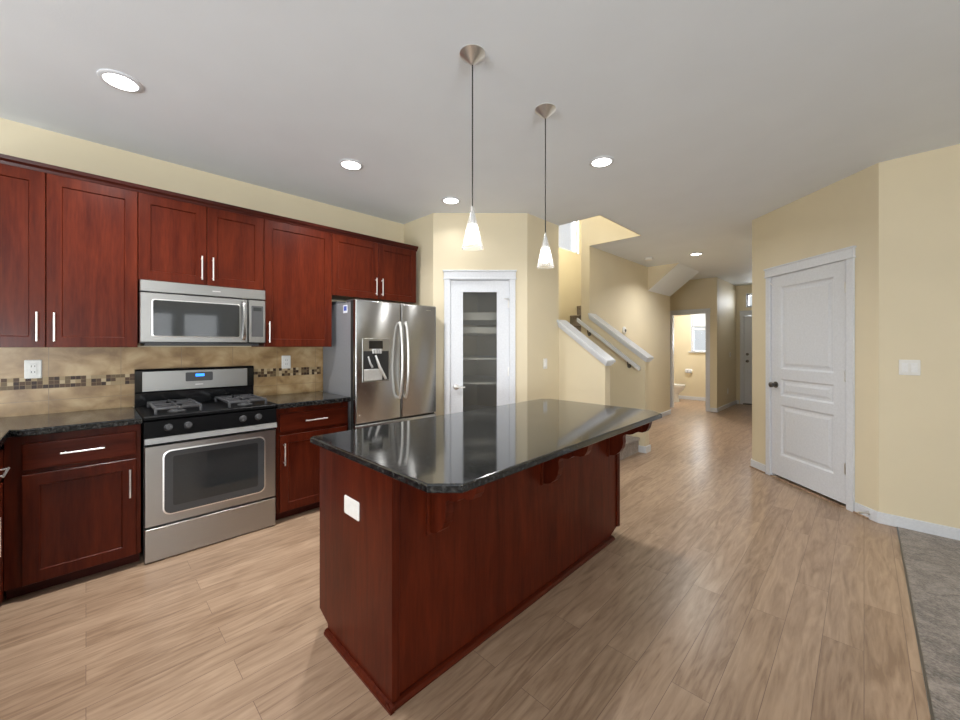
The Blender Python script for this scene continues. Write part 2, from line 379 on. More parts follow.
wall_box('wall_bath_left', (-4.2, 9.0, 0), (-4.05, 10.75, HC), 1)
wall_box('wall_hall_far', (-2.23, 9.10, 0), (-2.13, 10.72, HC), 1)
wall_box('wall_front', (-4.2, 10.7, 0), (-.6, 10.82, HC), 0, [(-3.10, -2.35, 1.20, 2.18), (-1.99, -1.08, -.01, 2.06), (-1.93, -1.13, 2.25, 2.55)][:1] + [(-1.99, -1.08, -.01, 2.56)])
wall_box('wall_hall_right', (-.89, 5.26, 0), (-.78, 10.72, HC), 1)
TD = frame((-.89, 5.23, 0), (1, -1), (1, 1))               # local x runs to the right corner, y into the closet
DL = math.hypot(.97, .97)
wall_box('wall_closet', (0, 0, 0), (DL, .1, HC), 0, [(.285, 1.125, -.01, 2.075)], TD)
wall_box('wall_right', (.08, 4.26, 0), (4.6, 4.38, HC), 0)
wall_box('wall_east', (4.5, -3.8, 0), (4.62, 4.3, HC), 1, [(-3.0, -.7, .02, 2.15), (.70, 1.42, .85, 2.15), (1.58, 2.30, .85, 2.15)])
wall_box('wall_south', (-3.9, -3.72, 0), (4.6, -3.6, HC), 0, [(-2.6, -.6, .02, 2.1)])
bm = NB(); box(bm, (-.8, 5.3, 0), (.3, 5.4, HC)); box(bm, (.2, 4.36, 0), (.3, 5.4, HC)); struct('wall_closet_back', bm, 'wall')

# pony walls beside the stairs with sloped white caps
def zcap(x): return 1.183 + .742*(-1.89-x)
def pony(name, x0, x1, y0, y1):
    bm = NB(); prism(bm, [(x0, 0), (x1, 0), (x1, zcap(x1)-.055), (x0, zcap(x0)-.055)], 1, y0, y1); return struct(name, bm, 'wall')
pony('wall_pony_near', -2.54, -1.955, 3.87, 3.985)
pony('wall_pony_far', -2.75, -1.965, 4.96, 5.085)
def cap(name, x0, x1, y0, y1):
    bm = NB()
    for (d0, d1, e) in ((0, .026, .042), (.026, .058, .026), (.058, .082, .012)):
        prism(bm, [(x0, zcap(x0)-d1), (x1+e-.02, zcap(x1+e-.02)-d1), (x1+e-.02, zcap(x1+e-.02)-d0), (x0, zcap(x0)-d0)], 1, y0-e, y1+e)
    return struct(name, bm, 'trim')
cap('trim_2', -2.531, -1.935, 3.87, 3.985)
cap('trim_3', -2.739, -1.945, 4.96, 5.085)

# sloped soffit of the upper flight in the hall
bm = NB(); prism(bm, [(-2.745, 2.33), (-2.745, HC+.01), (-2.205, HC+.01)], 1, 7.03, 8.15)
so = struct('wall_soffit', bm, 'ceiling'); so.data.materials.append(M['wall'])
for p in so.data.polygons:
    if abs(p.normal.y) > .9: p.material_index = 1

# baseboards
BH = .085; BT = .014
def base(name, segs, T=None):
    bm = NB()
    for lo, hi in segs: box(bm, (*lo, 0), (*hi, BH), T, bev=.004)
    return struct(name, bm, 'trim')
base('baseboard_right', [((.075, 4.26-BT), (4.5, 4.262))])
base('baseboard_closet', [((-.005, -BT), (.218, .002)), ((1.192, -BT), (DL+.004, .002))], TD)
base('baseboard_hall_left', [((-2.742, 5.085), (-2.74+BT, 8.15+BT))])
base('baseboard_pony_end', [((-1.967, 4.948), (-1.965+BT+.004, 5.098)), ((-1.957, 3.858), (-1.955+BT+.004, 3.997)), ((-2.06, 4.946), (-1.965, 4.962)), ((-2.74, 5.083), (-1.965, 5.098)), ((-2.53, 3.87-BT), (-1.955, 3.872))])
base('baseboard_bath_wall', [((-2.252, 9.03-BT), (-2.13+BT, 9.032))])
base('baseboard_hall_far', [((-2.132, 9.03-BT), (-2.13+BT, 10.7))])
base('baseboard_front', [((-2.13, 10.7-BT), (-2.068, 10.702))])
base('baseboard_bathroom', [((-4.05, 10.7-BT), (-2.23, 10.702))])
base('baseboard_pantry', [((.0, -BT), (.112, .002)), ((.868, -BT), (.993+.006, .002))], TP)
base('baseboard_pantry_side', [((-2.534, 3.28), (-2.532+BT, 3.87))])
base('baseboard_hall_right', [((-.89-BT, 5.23), (-.888, 10.7))])

bm = NB(); box(bm, (-.01, -BT-.012, 0), (.218, -BT+.001, .014), TD, bev=.004); box(bm, (1.192, -BT-.012, 0), (DL-.06, -BT+.001, .014), TD, bev=.004); box(bm, (.285, -.012, 0), (1.125, .05, .010), TD, bev=.003); struct('trim_5', bm, 'planks')
# ------------------------------------------------------------------ doors
def casing(parent, T, a0, a1, zt, w=.06, t=.018, head=.075, y=0):
    """flat side casings and a header with a small cap, on face y=0 (outward is -y)"""
    bm = NB()
    box(bm, (a0-w, y-t, 0), (a0, y+.002, zt+.002), T, bev=.003); box(bm, (a1, y-t, 0), (a1+w, y+.002, zt+.002), T, bev=.003)
    box(bm, (a0-w-.004, y-t-.005, zt), (a1+w+.004, y+.002, zt+head), T, bev=.003)
    box(bm, (a0-w-.014, y-t-.012, zt+head-.002), (a1+w+.014, y+.002, zt+head+.016), T, bev=.004)
    box(bm, (a0-w-.010, y-t-.009, zt-.006), (a1+w+.010, y+.002, zt+.006), T, bev=.003)
    finish('casing', bm, 'trim', parent)
    bm = NB(); box(bm, (a0-.001, y, 0), (a0+.014, y+.1, zt), T); box(bm, (a1-.014, y, 0), (a1+.001, y+.1, zt), T); box(bm, (a0, y, zt-.014), (a1, y+.1, zt+.001), T)
    finish('jamb', bm, 'trim', parent)
def slab(bm, w, h, t, cells, T, mold=.016, depth=.012, raised=True):
    """door slab in local x 0..w, z 0..h, front at y=0 back at y=t; cells are recessed panel rectangles (x0,x1,z0,z1)"""
    xs = sorted({0, w} | {c[0] for c in cells} | {c[1] for c in cells}); zs = sorted({0, h} | {c[2] for c in cells} | {c[3] for c in cells})
    def inside(x, z): return next((c for c in cells if c[0] < x < c[1] and c[2] < z < c[3]), None)
    V = {}
    def v(x, z):
        if (x, z) not in V: V[x, z] = bm.verts.new(T @ Vector((x, 0, z)))
        return V[x, z]
    for x0, x1 in zip(xs, xs[1:]):
        for z0, z1 in zip(zs, zs[1:]):
            if not inside((x0+x1)/2, (z0+z1)/2): bm.faces.new((v(x0, z0), v(x1, z0), v(x1, z1), v(x0, z1)))
    for c in cells:
        m = mold; lp = [rect(c[0], c[1], c[2], c[3], 0), rect(c[0]+m, c[1]-m, c[2]+m, c[3]-m, depth)]
        if raised: lp += [rect(c[0]+2.2*m, c[1]-2.2*m, c[2]+2.2*m, c[3]-2.2*m, depth), rect(c[0]+3.6*m, c[1]-3.6*m, c[2]+3.6*m, c[3]-3.6*m, depth*.35)]
        loft(bm, lp, False, True, T)
    loft(bm, [rect(0, w, 0, h, 0), rect(0, w, 0, h, t)], False, True, T)
    bmesh.ops.remove_doubles(bm, verts=bm.verts[:], dist=1e-5)
def lever(parent, p, n, side, mat='nickel'):
    """rosette and lever at point p on the face with outward normal n; lever points along side"""
    bm = NB(); n = Vector(n).normalized(); s = Vector(side).normalized(); p = Vector(p)
    lathe(bm, p, [(.030, 0), (.030, .006), (.024, .012), (.011, .014), (.011, .042)], 20, n)
    a = p+n*.045; tube(bm, [a-s*.012, a, a+s*.05, a+s*.098+n*-.004], [.010, .010, .009, .007], 10)
    return finish('handle', bm, mat, parent, True)
def knob(parent, p, n, mat='bronze', r=.028):
    bm = NB(); lathe(bm, p, [(.032, 0), (.032, .006), (.013, .010), (.012, .030), (r*.8, .034), (r, .046), (r*.95, .058), (r*.55, .066)], 20, n)
    return finish('handle', bm, mat, parent, True)
def hinges(parent, pts, T, mat='nickel'):
    for x, y, z in pts:
        bm = NB(); box(bm, (x-.012, y-.003, z-.045), (x+.012, y+.002, z+.045), T, bev=.001); tube(bm, [T @ Vector((x, y-.007, z-.046)), T @ Vector((x, y-.007, z+.046))], .006, 8)
        finish('hinge', bm, mat, parent, True)

# closet door on the angled wall
d1 = struct('door_1', loc=tuple(TD @ Vector((.705, 0, 0))))
casing(d1, TD, .285, 1.125, 2.075)
bm = NB(); T = TD @ Matrix.Translation((.300, -.004, .034)); w, h = .810, 2.030
slab(bm, w, h, .035, [(.115, w-.11, 1.085, 1.915), (.115, w-.11, .815, .985), (.115, w-.11, .215, .725)], T)
finish('door_panel', bm, 'trim', d1)
lever_n = (-1, -1, 0)
knob(d1, TD @ Vector((.352, -.004, .955)), lever_n)
hinges(d1, [(1.113, -.006, z) for z in (1.84, 1.10, .33)], TD)
bm = NB(); tube(bm, [TD @ Vector((.305, -.024, 2.005)), TD @ Vector((.318, -.034, 2.0)), TD @ Vector((.332, -.03, 1.985)), TD @ Vector((.332, -.018, 1.965))], .004, 8); finish('latch', bm, 'handle_metal', d1, True)

# glazed pantry door
d2 = struct('door_2', loc=tuple(TP @ Vector((.49, 0, 0))))
casing(d2, TP, .180, .802, 2.06, w=.064)
bm = NB(); T = TP @ Matrix.Translation((.194, .0, .012)); w, h = .594, 2.03
gx0, gx1, gz0, gz1 = .108, .488, .25, 1.92
for lo, hi in (((0, 0, 0), (gx0, .035, h)), ((gx1, 0, 0), (w, .035, h)), ((gx0, 0, 0), (gx1, .035, gz0)), ((gx0, 0, gz1), (gx1, .035, h))): box(bm, lo, hi, T)
for lo, hi in (((gx0, -.004, gz0), (gx0+.012, .012, gz1)), ((gx1-.012, -.004, gz0), (gx1, .012, gz1)), ((gx0, -.004, gz0), (gx1, .012, gz0+.012)), ((gx0, -.004, gz1-.012), (gx1, .012, gz1))): box(bm, lo, hi, T, bev=.002)
dp = finish('door_panel', bm, 'trim', d2)
bm = NB(); box(bm, (gx0+.004, .016, gz0+.004), (gx1-.004, .021, gz1-.004), T); finish('glass_pane', bm, 'frosted', d2)
lever(d2, TP @ Vector((.240, .0, .92)), (1, -1, 0), (1, 1, 0))
hinges(d2, [(.797, -.003, z) for z in (1.80, 1.08, .30)], TP)
bm = NB(); tube(bm, [TP @ Vector((.80, -.02, 1.845)), TP @ Vector((.775, -.05, 1.845)), TP @ Vector((.745, -.05, 1.845))], .005, 8); finish('door_stop', bm, 'nickel', d2, True)

# bathroom doorway (open, casing only) and front door
d3 = struct('door_3', loc=(-2.66, 9.03, 0))
TB = frame((0, 9.03, 0), (1, 0), (0, 1))
casing(d3, TB, -3.0, -2.325, 2.035, w=.068)
hinges(d3, [(-2.335, .03, z) for z in (.36, 1.05, 1.8)], TB)
d4 = struct('door_4', loc=(-1.53, 10.7, 0))
TF = frame((0, 10.7, 0), (1, 0), (0, 1))
casing(d4, TF, -1.99, -1.08, 2.06, w=.062, head=.09)
bm = NB(); T = TF @ Matrix.Translation((-1.975, .03, .03)); slab(bm, .88, 2.01, .04, [(.12, .40, 1.2, 1.85), (.48, .76, 1.2, 1.85), (.12, .40, .2, .95), (.48, .76, .2, .95)], T)
finish('door_panel', bm, 'trim', d4)
knob(d4, (-1.915, 10.73, 1.0), (0, -1, 0)); bm = NB(); lathe(bm, (-1.915, 10.73, 1.16), [(.03, 0), (.03, .012), (.02, .02)], 18, (0, -1, 0)); finish('deadbolt', bm, 'bronze', d4, True)
bm = NB(); box(bm, (-1.99, 10.66, 0), (-1.08, 10.8, .028), bev=.004); finish('threshold', bm, 'bronze', d4)

# ------------------------------------------------------------------ windows
def window(name, T, a0, a1, z0, z1, sill=True, rail=None, blinds=None, mull=(), cas=.05, deep=.12):
    """window in an opening; local y points outwards"""
    r = struct(name, loc=tuple(T @ Vector(((a0+a1)/2, 0, z0))))
    bm = NB(); f = .04
    for lo, hi in (((a0, .05, z0), (a0+f, deep-.01, z1)), ((a1-f, .05, z0), (a1, deep-.01, z1)), ((a0, .05, z0), (a1, deep-.01, z0+f)), ((a0, .05, z1-f), (a1, deep-.01, z1))): box(bm, lo, hi, T, bev=.003)
    if rail: box(bm, (a0+f, .06, rail-.02), (a1-f, deep-.03, rail+.02), T, bev=.003)
    for x in mull: box(bm, (x-.015, .06, z0+f), (x+.015, deep-.03, z1-f), T, bev=.003)
    finish('window_frame', bm, 'trim', r)
    bm = NB(); box(bm, (a0+f-.004, .082, z0+f-.004), (a1-f+.004, .086, z1-f+.004), T); finish('glass_pane', bm, 'pane', r)
    bm = NB()
    for lo, hi in (((a0-.001, -.001, z0), (a0+.008, .06, z1)), ((a1-.008, -.001, z0), (a1+.001, .06, z1)), ((a0, -.001, z1-.008), (a1, .06, z1+.001))): box(bm, lo, hi, T)
    if cas:
        for lo, hi in (((a0-cas, -.016, z0-cas), (a0, .002, z1+cas)), ((a1, -.016, z0-cas), (a1+cas, .002, z1+cas)), ((a0, -.016, z1), (a1, .002, z1+cas)), ((a0, -.016, z0-cas), (a1, .002, z0))): box(bm, lo, hi, T, bev=.003)
    finish('window_trim', bm, 'trim', r)
    if sill: bm = NB(); box(bm, (a0-.05, -.035, z0-.012), (a1+.05, .06, z0+.012), T, bev=.004); finish('window_sill', bm, 'trim', r)
    if blinds:
        b0, b1, st = blinds; bm = NB(); z = b1
        box(bm, (a0+.02, .012, b1-.01), (a1-.02, .045, b1+.03), T)
        while z > b0:
            prism(bm, [(.014, z), (.016, z-.003), (.046, z-.018), (.044, z-.015)], 0, a0+.022, a1-.022, T); z -= st
        finish('blind', bm, 'blind', r)
    return r
TE = frame((4.5, 0, 0), (0, 1), (1, 0))
window('window_1', TE, .70, 1.42, .85, 2.15, blinds=(1.0, 2.1, .055))
window('window_2', TE, 1.58, 2.30, .85, 2.15, blinds=(1.0, 2.1, .055))
window('window_added', TE, -3.0, -.7, .02, 2.15, sill=False, mull=(-1.85,))  # unseen window, put in so the east fill light can enter
TS = frame((0, -3.6, 0), (1, 0), (0, -1))
window('window_3', TS, -2.6, -.6, .02, 2.1, sill=False, mull=(-1.6,))
TW = frame((XW, 0, 0), (0, 1), (-1, 0))
window('window_4', TW, 4.25, 6.45, 3.06, 4.5, sill=False, mull=(5.0, 5.75), cas=.0)
window('window_5', TF, -3.10, -2.35, 1.20, 2.18, rail=1.77, cas=0, blinds=(1.83, 2.13, .028))
window('window_6', TF, -1.94, -1.12, 2.24, 2.56, sill=False, cas=.0)
bm = NB(); box(bm, (-1.99, 10.705, 2.06), (-1.08, 10.815, 2.24)); box(bm, (-1.99, 10.705, 2.24), (-1.94, 10.815, 2.56)); box(bm, (-1.12, 10.705, 2.24), (-1.08, 10.815, 2.56)); struct('wall_over_front_door', bm, 'wall')
# outdoors seen through the windows
bm = NB(); box(bm, (-14, -16, -.5), (16, -3.9, -.2)); box(bm, (-14, 11.0, -.5), (16, 22, -.2)); box(bm, (4.9, -16, -.5), (16, 22, -.2)); struct('ground', bm, 'earth')
bm = NB(); box(bm, (-9, 17, -.3), (-2.2, 22, 3.2)); struct('wall_neighbour', bm, 'siding')

# ------------------------------------------------------------------ stairs
st = thing('staircase', 'carpeted staircase rising between the two low walls with white sloped caps', 'stairs', (-2.4, 4.47, 0))
def step(lo, hi, nose):
    bm = NB(); box(bm, lo, (*hi[:2], hi[2]-.012))
    l = list(lo); h = list(hi); l[2] = hi[2]-.035
    if nose == 0: h[0] = hi[0]+.022
    else: l[1] = lo[1]-.022
    box(bm, l, h, bev=.014, seg=3); finish('step', bm, 'stair_carpet', st, True)
for k in range(5): step((-3.77, 3.988, .19*k if k else .0), (-2.045-.255*k, 4.952, .19*(k+1)), 0)
for k in range(1, 9):
    y = 5.17+.24*(k-1); step((-3.77, y, .0), (-2.875, 8.04, .95+.19*k), 1)
hr = thing('handrail', 'sloped white handrail on brackets along the far stair wall', 'handrail', (-2.4, 4.91, 1.3))
bm = NB(); sl = .748; x0, x1 = -2.90, -2.02
def zr(x): return 1.075 + sl*(-2.03-x)
prism(bm, [(x0, zr(x0)-.028), (x1, zr(x1)-.028), (x1+.012, zr(x1)), (x1, zr(x1)+.024), (x0, zr(x0)+.024)], 1, 4.893, 4.931); finish('rail', bm, 'trim', hr)
for x in (-2.74, -2.17):
    bm = NB(); z = zr(x)-.028; tube(bm, [(x, 4.912, z+.005), (x, 4.912, z-.035), (x, 4.93, z-.06), (x, 4.962, z-.06)], .008, 8); lathe(bm, (x, 4.961, z-.06), [(.028, 0), (.026, .006)], 16, (0, -1, 0)); finish('bracket', bm, 'bronze', hr, True)

# ------------------------------------------------------------------ cabinets
def loop_front(w, h, t, rail=None, deep=.008):
    L = [rect(0, w, 0, h, 0), rect(0, w, 0, h, t-.002), rect(.002, w-.002, .002, h-.002, t)]
    if rail: L += [rect(rail, w-rail, rail, h-rail, t), rect(rail+.004, w-rail-.004, rail+.004, h-rail-.004, t-deep)]
    else: L += [rect(.012, w-.012, .012, h-.012, t+.0005)]
    return L
def front(name, parent, T, w, h, rail=None, mat='cherry'):
    """shaker door (rail given) or slab drawer front; local x width, y outward, z up"""
    bm = NB(); loft(bm, loop_front(w, h, .020, rail), True, True, T); return finish(name, bm, mat, parent)
def bar(parent, T, a, b, y=.020):
    """bar handle between local points a and b=(x,z) standing off the front"""
    bm = NB(); A = Vector((a[0], y+.030, a[1])); B = Vector((b[0], y+.030, b[1])); d = (B-A).normalized()
    tube(bm, [T @ A, T @ B], .0052, 10)
    for P in (A+d*.018, B-d*.018): tube(bm, [T @ Vector((P.x, y-.002, P.z)), T @ P], .0045, 8)
    return finish('handle', bm, 'handle_metal', parent, True)
def KF(x, y, z): return frame((x, y, z), (0, 1), (1, 0))   # front faces +x, local x runs +y

XU = -3.450                                                # face of the wall cabinets' boxes; fronts stand 20 mm proud
def upper(label, y0, y1, z0, z1, splits, handles, depth=None):
    r = thing('wall_cabinet', label, 'cabinet', (XW+.16, (y0+y1)/2, z0))
    bm = NB(); box(bm, (XW+.001, y0+.001, z0), (XU, y1-.001, z1)); finish('body', bm, 'cherry', r)
    for i, ((a, b), hd) in enumerate(zip(zip(splits, splits[1:]), handles)):
        T = KF(XU, a+.002, z0-.002+.002); w = b-a-.004; h = z1-z0-.012
        d = front('door', r, T, w, h, .062)
        if hd: hx = (w-.032) if hd == 'r' else .032; bar(d, T, (hx, .035), (hx, .205))
    return r
ZT = 2.385
upper('tall cherry wall cabinet with two doors above the two-gang outlet, left of the microwave', -.575, .243, 1.345, ZT, (-.575, -.166, .243), ('r', 'l'))
upper('short cherry two-door wall cabinet right above the microwave', .243, 1.005, 1.797, ZT, (.243, .624, 1.005), ('r', 'l'))
upper('tall cherry single-door wall cabinet between microwave and refrigerator', 1.005, 1.566, 1.345, ZT, (1.005, 1.566), ('l',))
upper('short cherry two-door wall cabinet above the refrigerator', 1.566, 2.500, 1.815, ZT, (1.566, 2.040, 2.500), ('r', 'l'))
bm = NB(); prof = [(XU-.02, ZT-.012), (XU+.020, ZT-.012), (XU+.024, ZT+.004), (XU+.036, ZT+.016), (XU+.040, ZT+.036), (XU-.02, ZT+.036)]
prism(bm, [(x, z) for x, z in prof], 1, -.60, 2.512)
box(bm, (XW+.001, -.59, ZT+.001), (XU-.01, 2.502, ZT+.030))
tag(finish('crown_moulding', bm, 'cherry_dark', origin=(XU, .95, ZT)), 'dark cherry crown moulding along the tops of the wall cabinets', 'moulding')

XB = -3.185                                                # face of the base cabinets' boxes
def basecab(label, y0, y1, fa, fb, hside, left_side=True):
    r = thing('base_cabinet', label, 'cabinet', (-3.48, (y0+y1)/2, 0))
    bm = NB(); box(bm, (XW+.002, y0, .075), (XB, y1, .874)); finish('body', bm, 'cherry', r)
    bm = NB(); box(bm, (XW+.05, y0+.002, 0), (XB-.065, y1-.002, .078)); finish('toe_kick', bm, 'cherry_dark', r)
    w = fb-fa
    T = KF(XB, fa, .690); d = front('drawer', r, T, w, .142, None, 'cherry_h')
    c = w/2; bar(d, T, (c-.088, .072), (c+.088, .072))
    T = KF(XB, fa, .080); d = front('door', r, T, w, .585, .062)
    hx = w-.03 if hside == 'r' else .03; bar(d, T, (hx, .36), (hx, .53))
    return r
basecab('cherry base cabinet with one drawer over a door, left of the range', -.30, .238, -.238, .216, 'r')
basecab('narrow cherry base cabinet with drawer over door, between range and refrigerator', 1.018, 1.596, 1.036, 1.578, 'l')
# corner leg of the counter, coming back towards the viewer on the left
rc = thing('base_cabinet', 'cherry base cabinet on the counter leg at the very left edge of the picture', 'cabinet', (-2.6, -.58, 0))
YB = -.313
bm = NB(); box(bm, (-3.77, -.90, .075), (-1.98, YB, .874)); finish('body', bm, 'cherry', rc)
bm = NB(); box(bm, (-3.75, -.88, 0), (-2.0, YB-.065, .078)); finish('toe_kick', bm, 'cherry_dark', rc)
TL = lambda x, z: frame((x, YB, z), (1, 0), (0, 1))
for x0, w in ((-3.085, .455), (-2.595, .565)):
    T = TL(x0, .690); d = front('drawer', rc, T, w, .142, None, 'cherry_h'); bar(d, T, (w/2-.088, .072), (w/2+.088, .072))
    T = TL(x0, .080); d = front('door', rc, T, w, .585, .062); bar(d, T, (w-.03, .36), (w-.03, .53))

# ------------------------------------------------------------------ counters
def counter(name, pts, z0, z1, label, ease=.006):
    """slab with an eased top edge, outline pts in plan"""
    bm = NB(); cen = Vector((sum(p[0] for p in pts)/len(pts), sum(p[1] for p in pts)/len(pts)))
    def inset(d):
        out = []; n = len(pts)
        for i in range(n):
            p0, p1, p2 = Vector(pts[i-1]), Vector(pts[i]), Vector(pts[(i+1) % n])
            e1 = (p1-p0).normalized(); e2 = (p2-p1).normalized(); n1 = Vector((-e1.y, e1.x)); n2 = Vector((-e2.y, e2.x))
            b = (n1+n2)/max(1e-6, 1+n1.dot(n2)); out.append(p1+b*d)
        return out
    loft(bm, [[(p.x, p.y, z) for p in inset(d)] for d, z in ((.004, z0), (0, z0+.004), (0, z1-ease), (ease*.3, z1-ease*.3), (ease, z1))])
    bm.normal_update(); bmesh.ops.triangulate(bm, faces=[f for f in bm.faces if len(f.verts) > 4], ngon_method='EAR_CLIP')
    return tag(finish(name, bm, 'granite', origin=(cen.x, cen.y, z0)), label, 'countertop')
XCF = -3.140
counter('countertop', [(-3.772, -.92), (-1.95, -.92), (-1.95, -.280), (XCF-.035, -.280), (XCF, -.245), (XCF, .242), (-3.772, .242)], .876, .914, 'black granite countertop turning the corner, left of the range')
counter('countertop', [(-3.772, 1.014), (XCF, 1.014), (XCF, 1.599), (-3.772, 1.599)], .876, .914, 'short black granite countertop between the range and the refrigerator')

# backsplash
bm = NB(); box(bm, (XW-.004, -.9, .914), (XW+.008, 1.64, 1.345)); struct('wall_backsplash', bm, 'tile', loc=(XW, -.17, 0))
bm = NB(); box(bm, (XW, -.9, 1.078), (XW+.010, 1.606, 1.1515)); struct('trim_4', bm, 'mosaic', loc=(XW, 0, 1.078))

# ------------------------------------------------------------------ range
rg = thing('gas_range', 'stainless steel gas range with black cooktop and backguard', 'stove', (-3.46, .628, 0))
ry0, ry1 = .250, 1.006; RX = -3.188
bm = NB(); box(bm, (XW+.02, ry0, .02), (RX, ry1, .90)); finish('body', bm, 'black_gloss', rg)
T = KF(RX, ry0, 0); w = ry1-ry0
bm = NB(); loft(bm, [rrect(.002, w-.002, .006, .215, 0, .004, 2), rrect(.002, w-.002, .006, .215, .032, .004, 2), rrect(.006, w-.006, .010, .211, .038, .004, 2)], T=T); finish('drawer', bm, 'steel_h', rg, True)
bm = NB(); loft(bm, [rrect(.002, w-.002, .224, .728, 0, .004, 2), rrect(.002, w-.002, .224, .728, .032, .004, 2), rrect(.006, w-.006, .228, .724, .038, .004, 2)], T=T)
od = finish('oven_door', bm, 'steel_h', rg, True)
bm = NB(); loft(bm, [rrect(.090, w-.074, .278, .690, .037, .045, 6), rrect(.090, w-.074, .278, .690, .0405, .045, 6), rrect(.094, w-.078, .282, .686, .0415, .042, 6)], T=T); finish('window_rim', bm, 'handle_metal', od, True)
bm = NB(); loft(bm, [rrect(.098, w-.082, .286, .682, .038, .040, 6), rrect(.098, w-.082, .286, .682, .0425, .040, 6)], T=T); ow = finish('oven_window', bm, 'rack_grey', od, True)
bm = NB(); loft(bm, [rrect(.142, w-.125, .332, .648, .0415, .012, 4), rrect(.142, w-.125, .332, .648, .0432, .012, 4)], T=T); finish('inner_glass', bm, 'dark_glass', od, True)
bm = NB(); loft(bm, [rect(.0, w, .742, .780, .036), rect(.0, w, .742, .780, .050), [(.002, .068, .746), (w-.002, .068, .746), (w-.002, .054, .779), (.002, .054, .779)]], T=T); box(bm, (.02, 0, .748), (.06, .04, .772), T); box(bm, (w-.06, 0, .748), (w-.02, .04, .772), T); finish('handle', bm, 'steel_h', od, True)
bm = NB(); prism(bm, [(RX-.01, .782), (RX+.046, .782), (RX+.042, .880), (RX-.01, .895)], 1, ry0, ry1); finish('control_panel', bm, 'black_satin', rg)
for yy in (.368, .470, .785, .884):
    bm = NB(); n = Vector((1, 0, .2)).normalized(); p = Vector((RX+.041, yy, .835))
    lathe(bm, p, [(.024, 0), (.023, .008), (.020, .012), (.018, .026), (.015, .029)], 20, n)
    q = p+n*.028; box(bm, (-.004, -.018, -.003), (.004, .018, .006), Matrix.Translation(q) @ Matrix.Rotation(PI/2, 4, 'Y') @ Matrix.Rotation(PI/2, 4, 'Z')); finish('knob', bm, 'grey_knob', rg, True)
bm = NB(); loft(bm, [[(x, y, z) for x, y in ((-3.715, ry0+i-.002), (RX+.04-i, ry0+i-.002), (RX+.04-i, ry1-i+.002), (-3.715, ry1-i+.002))] for z, i in ((.893, 0), (.908, 0), (.914, .006))])
box(bm, (-3.70, ry0+.03, .912), (RX+.01, ry0+.045, .916)); finish('cooktop', bm, 'black_satin', rg)
for yy in (.430, .835):
    for xx in (-3.535, -3.295):
        bm = NB(); lathe(bm, (xx, yy, .913), [(.05, 0), (.05, .008), (.038, .010), (.036, .022), (.028, .026)], 20); finish('burner', bm, 'grey_knob', rg, True)
for yy in (.430, .835):
    bm = NB(); a = .118; xx = -3.415; b2 = .205; r = .008; z = .950
    for s in (-1, 1):
        box(bm, (xx-b2, yy+s*a-r, z-r), (xx+b2, yy+s*a+r, z+r), bev=.003); box(bm, (xx+s*b2-r, yy-a, z-r), (xx+s*b2+r, yy+a, z+r), bev=.003)
        for t in (-1, 1): box(bm, (xx+s*b2-r, yy+t*a-r, .912), (xx+s*b2+r, yy+t*a+r, z), bev=.002)
    box(bm, (xx-r, yy-a, z-r), (xx+r, yy+a, z+r), bev=.003)
    for xq in (-3.535, -3.295):
        for s in (-1, 1):
            box(bm, (xq-r*.8, yy+s*.03, z-r), (xq+r*.8, yy+s*a, z+r), bev=.002)
        for t, x2 in ((1, .125), (-1, .125)): box(bm, (xq+t*.03 if t > 0 else xq-x2, yy-r*.8, z-r), (xq+x2 if t > 0 else xq-.03, yy+r*.8, z+r), bev=.002)
    finish('grate', bm, 'black_matte', rg, True)
bm = NB(); prism(bm, [(-3.762, .90), (-3.700, .90), (-3.700, 1.01), (-3.690, 1.02), (-3.690, 1.170), (-3.702, 1.184), (-3.762, 1.184)], 1, ry0-.006, ry1-.004); bg = finish('backguard', bm, 'black_gloss', rg)
bm = NB(); box(bm, (-3.692, .284, 1.022), (-3.6845, .952, 1.166), bev=.002); finish('backguard_panel', bm, 'steel_h', bg)
bm = NB(); loft(bm, [rrect(.534-ry0, .708-ry0, 1.082, 1.150, 0, .008, 3), rrect(.534-ry0, .708-ry0, 1.082, 1.150, .006, .008, 3)], T=KF(-3.686, ry0, 0)); finish('clock_panel', bm, 'grey_knob', bg)
bm = NB(); box(bm, (-3.681, .596, 1.117), (-3.6785, .652, 1.138)); finish('display', bm, 'display', bg)
bm = NB(); box(bm, (-3.686, .595, 1.052), (-3.6835, .645, 1.060)); finish('badge', bm, 'nickel', bg)

# ------------------------------------------------------------------ microwave
mw = thing('microwave', 'stainless steel over-the-range microwave with dark window', 'microwave', (-3.58, .628, 1.352))
my0, my1, mz0, mz1 = .248, 1.002, 1.372, 1.792; MX = -3.42
bm = NB(); box(bm, (XW+.002, my0, mz0), (MX, my1, mz1)); finish('body', bm, 'black_gloss', mw)
bm = NB(); box(bm, (XW+.03, my0+.03, mz0-.018), (MX-.03, my1-.03, mz0+.002)); finish('underside_vent', bm, 'black_matte', mw)
T = KF(MX, my0, 0); w = my1-my0
bm = NB(); loft(bm, [rrect(0, w, 1.716, mz1, 0, .004, 2), rrect(0, w, 1.716, mz1, .034, .004, 2), rrect(.004, w-.004, 1.720, mz1-.004, .040, .004, 2)], T=T); finish('vent_panel', bm, 'steel_h', mw, True)
bm = NB(); box(bm, (.40, .039, 1.748), (.45, .0415, 1.756), T); finish('badge', bm, 'nickel', mw)
bm = NB(); loft(bm, [rrect(0, .628, mz0+.006, 1.710, 0, .004, 2), rrect(0, .628, mz0+.006, 1.710, .034, .004, 2), rrect(.004, .624, mz0+.010, 1.706, .040, .004, 2)], T=T); md = finish('door', bm, 'steel_h', mw, True)
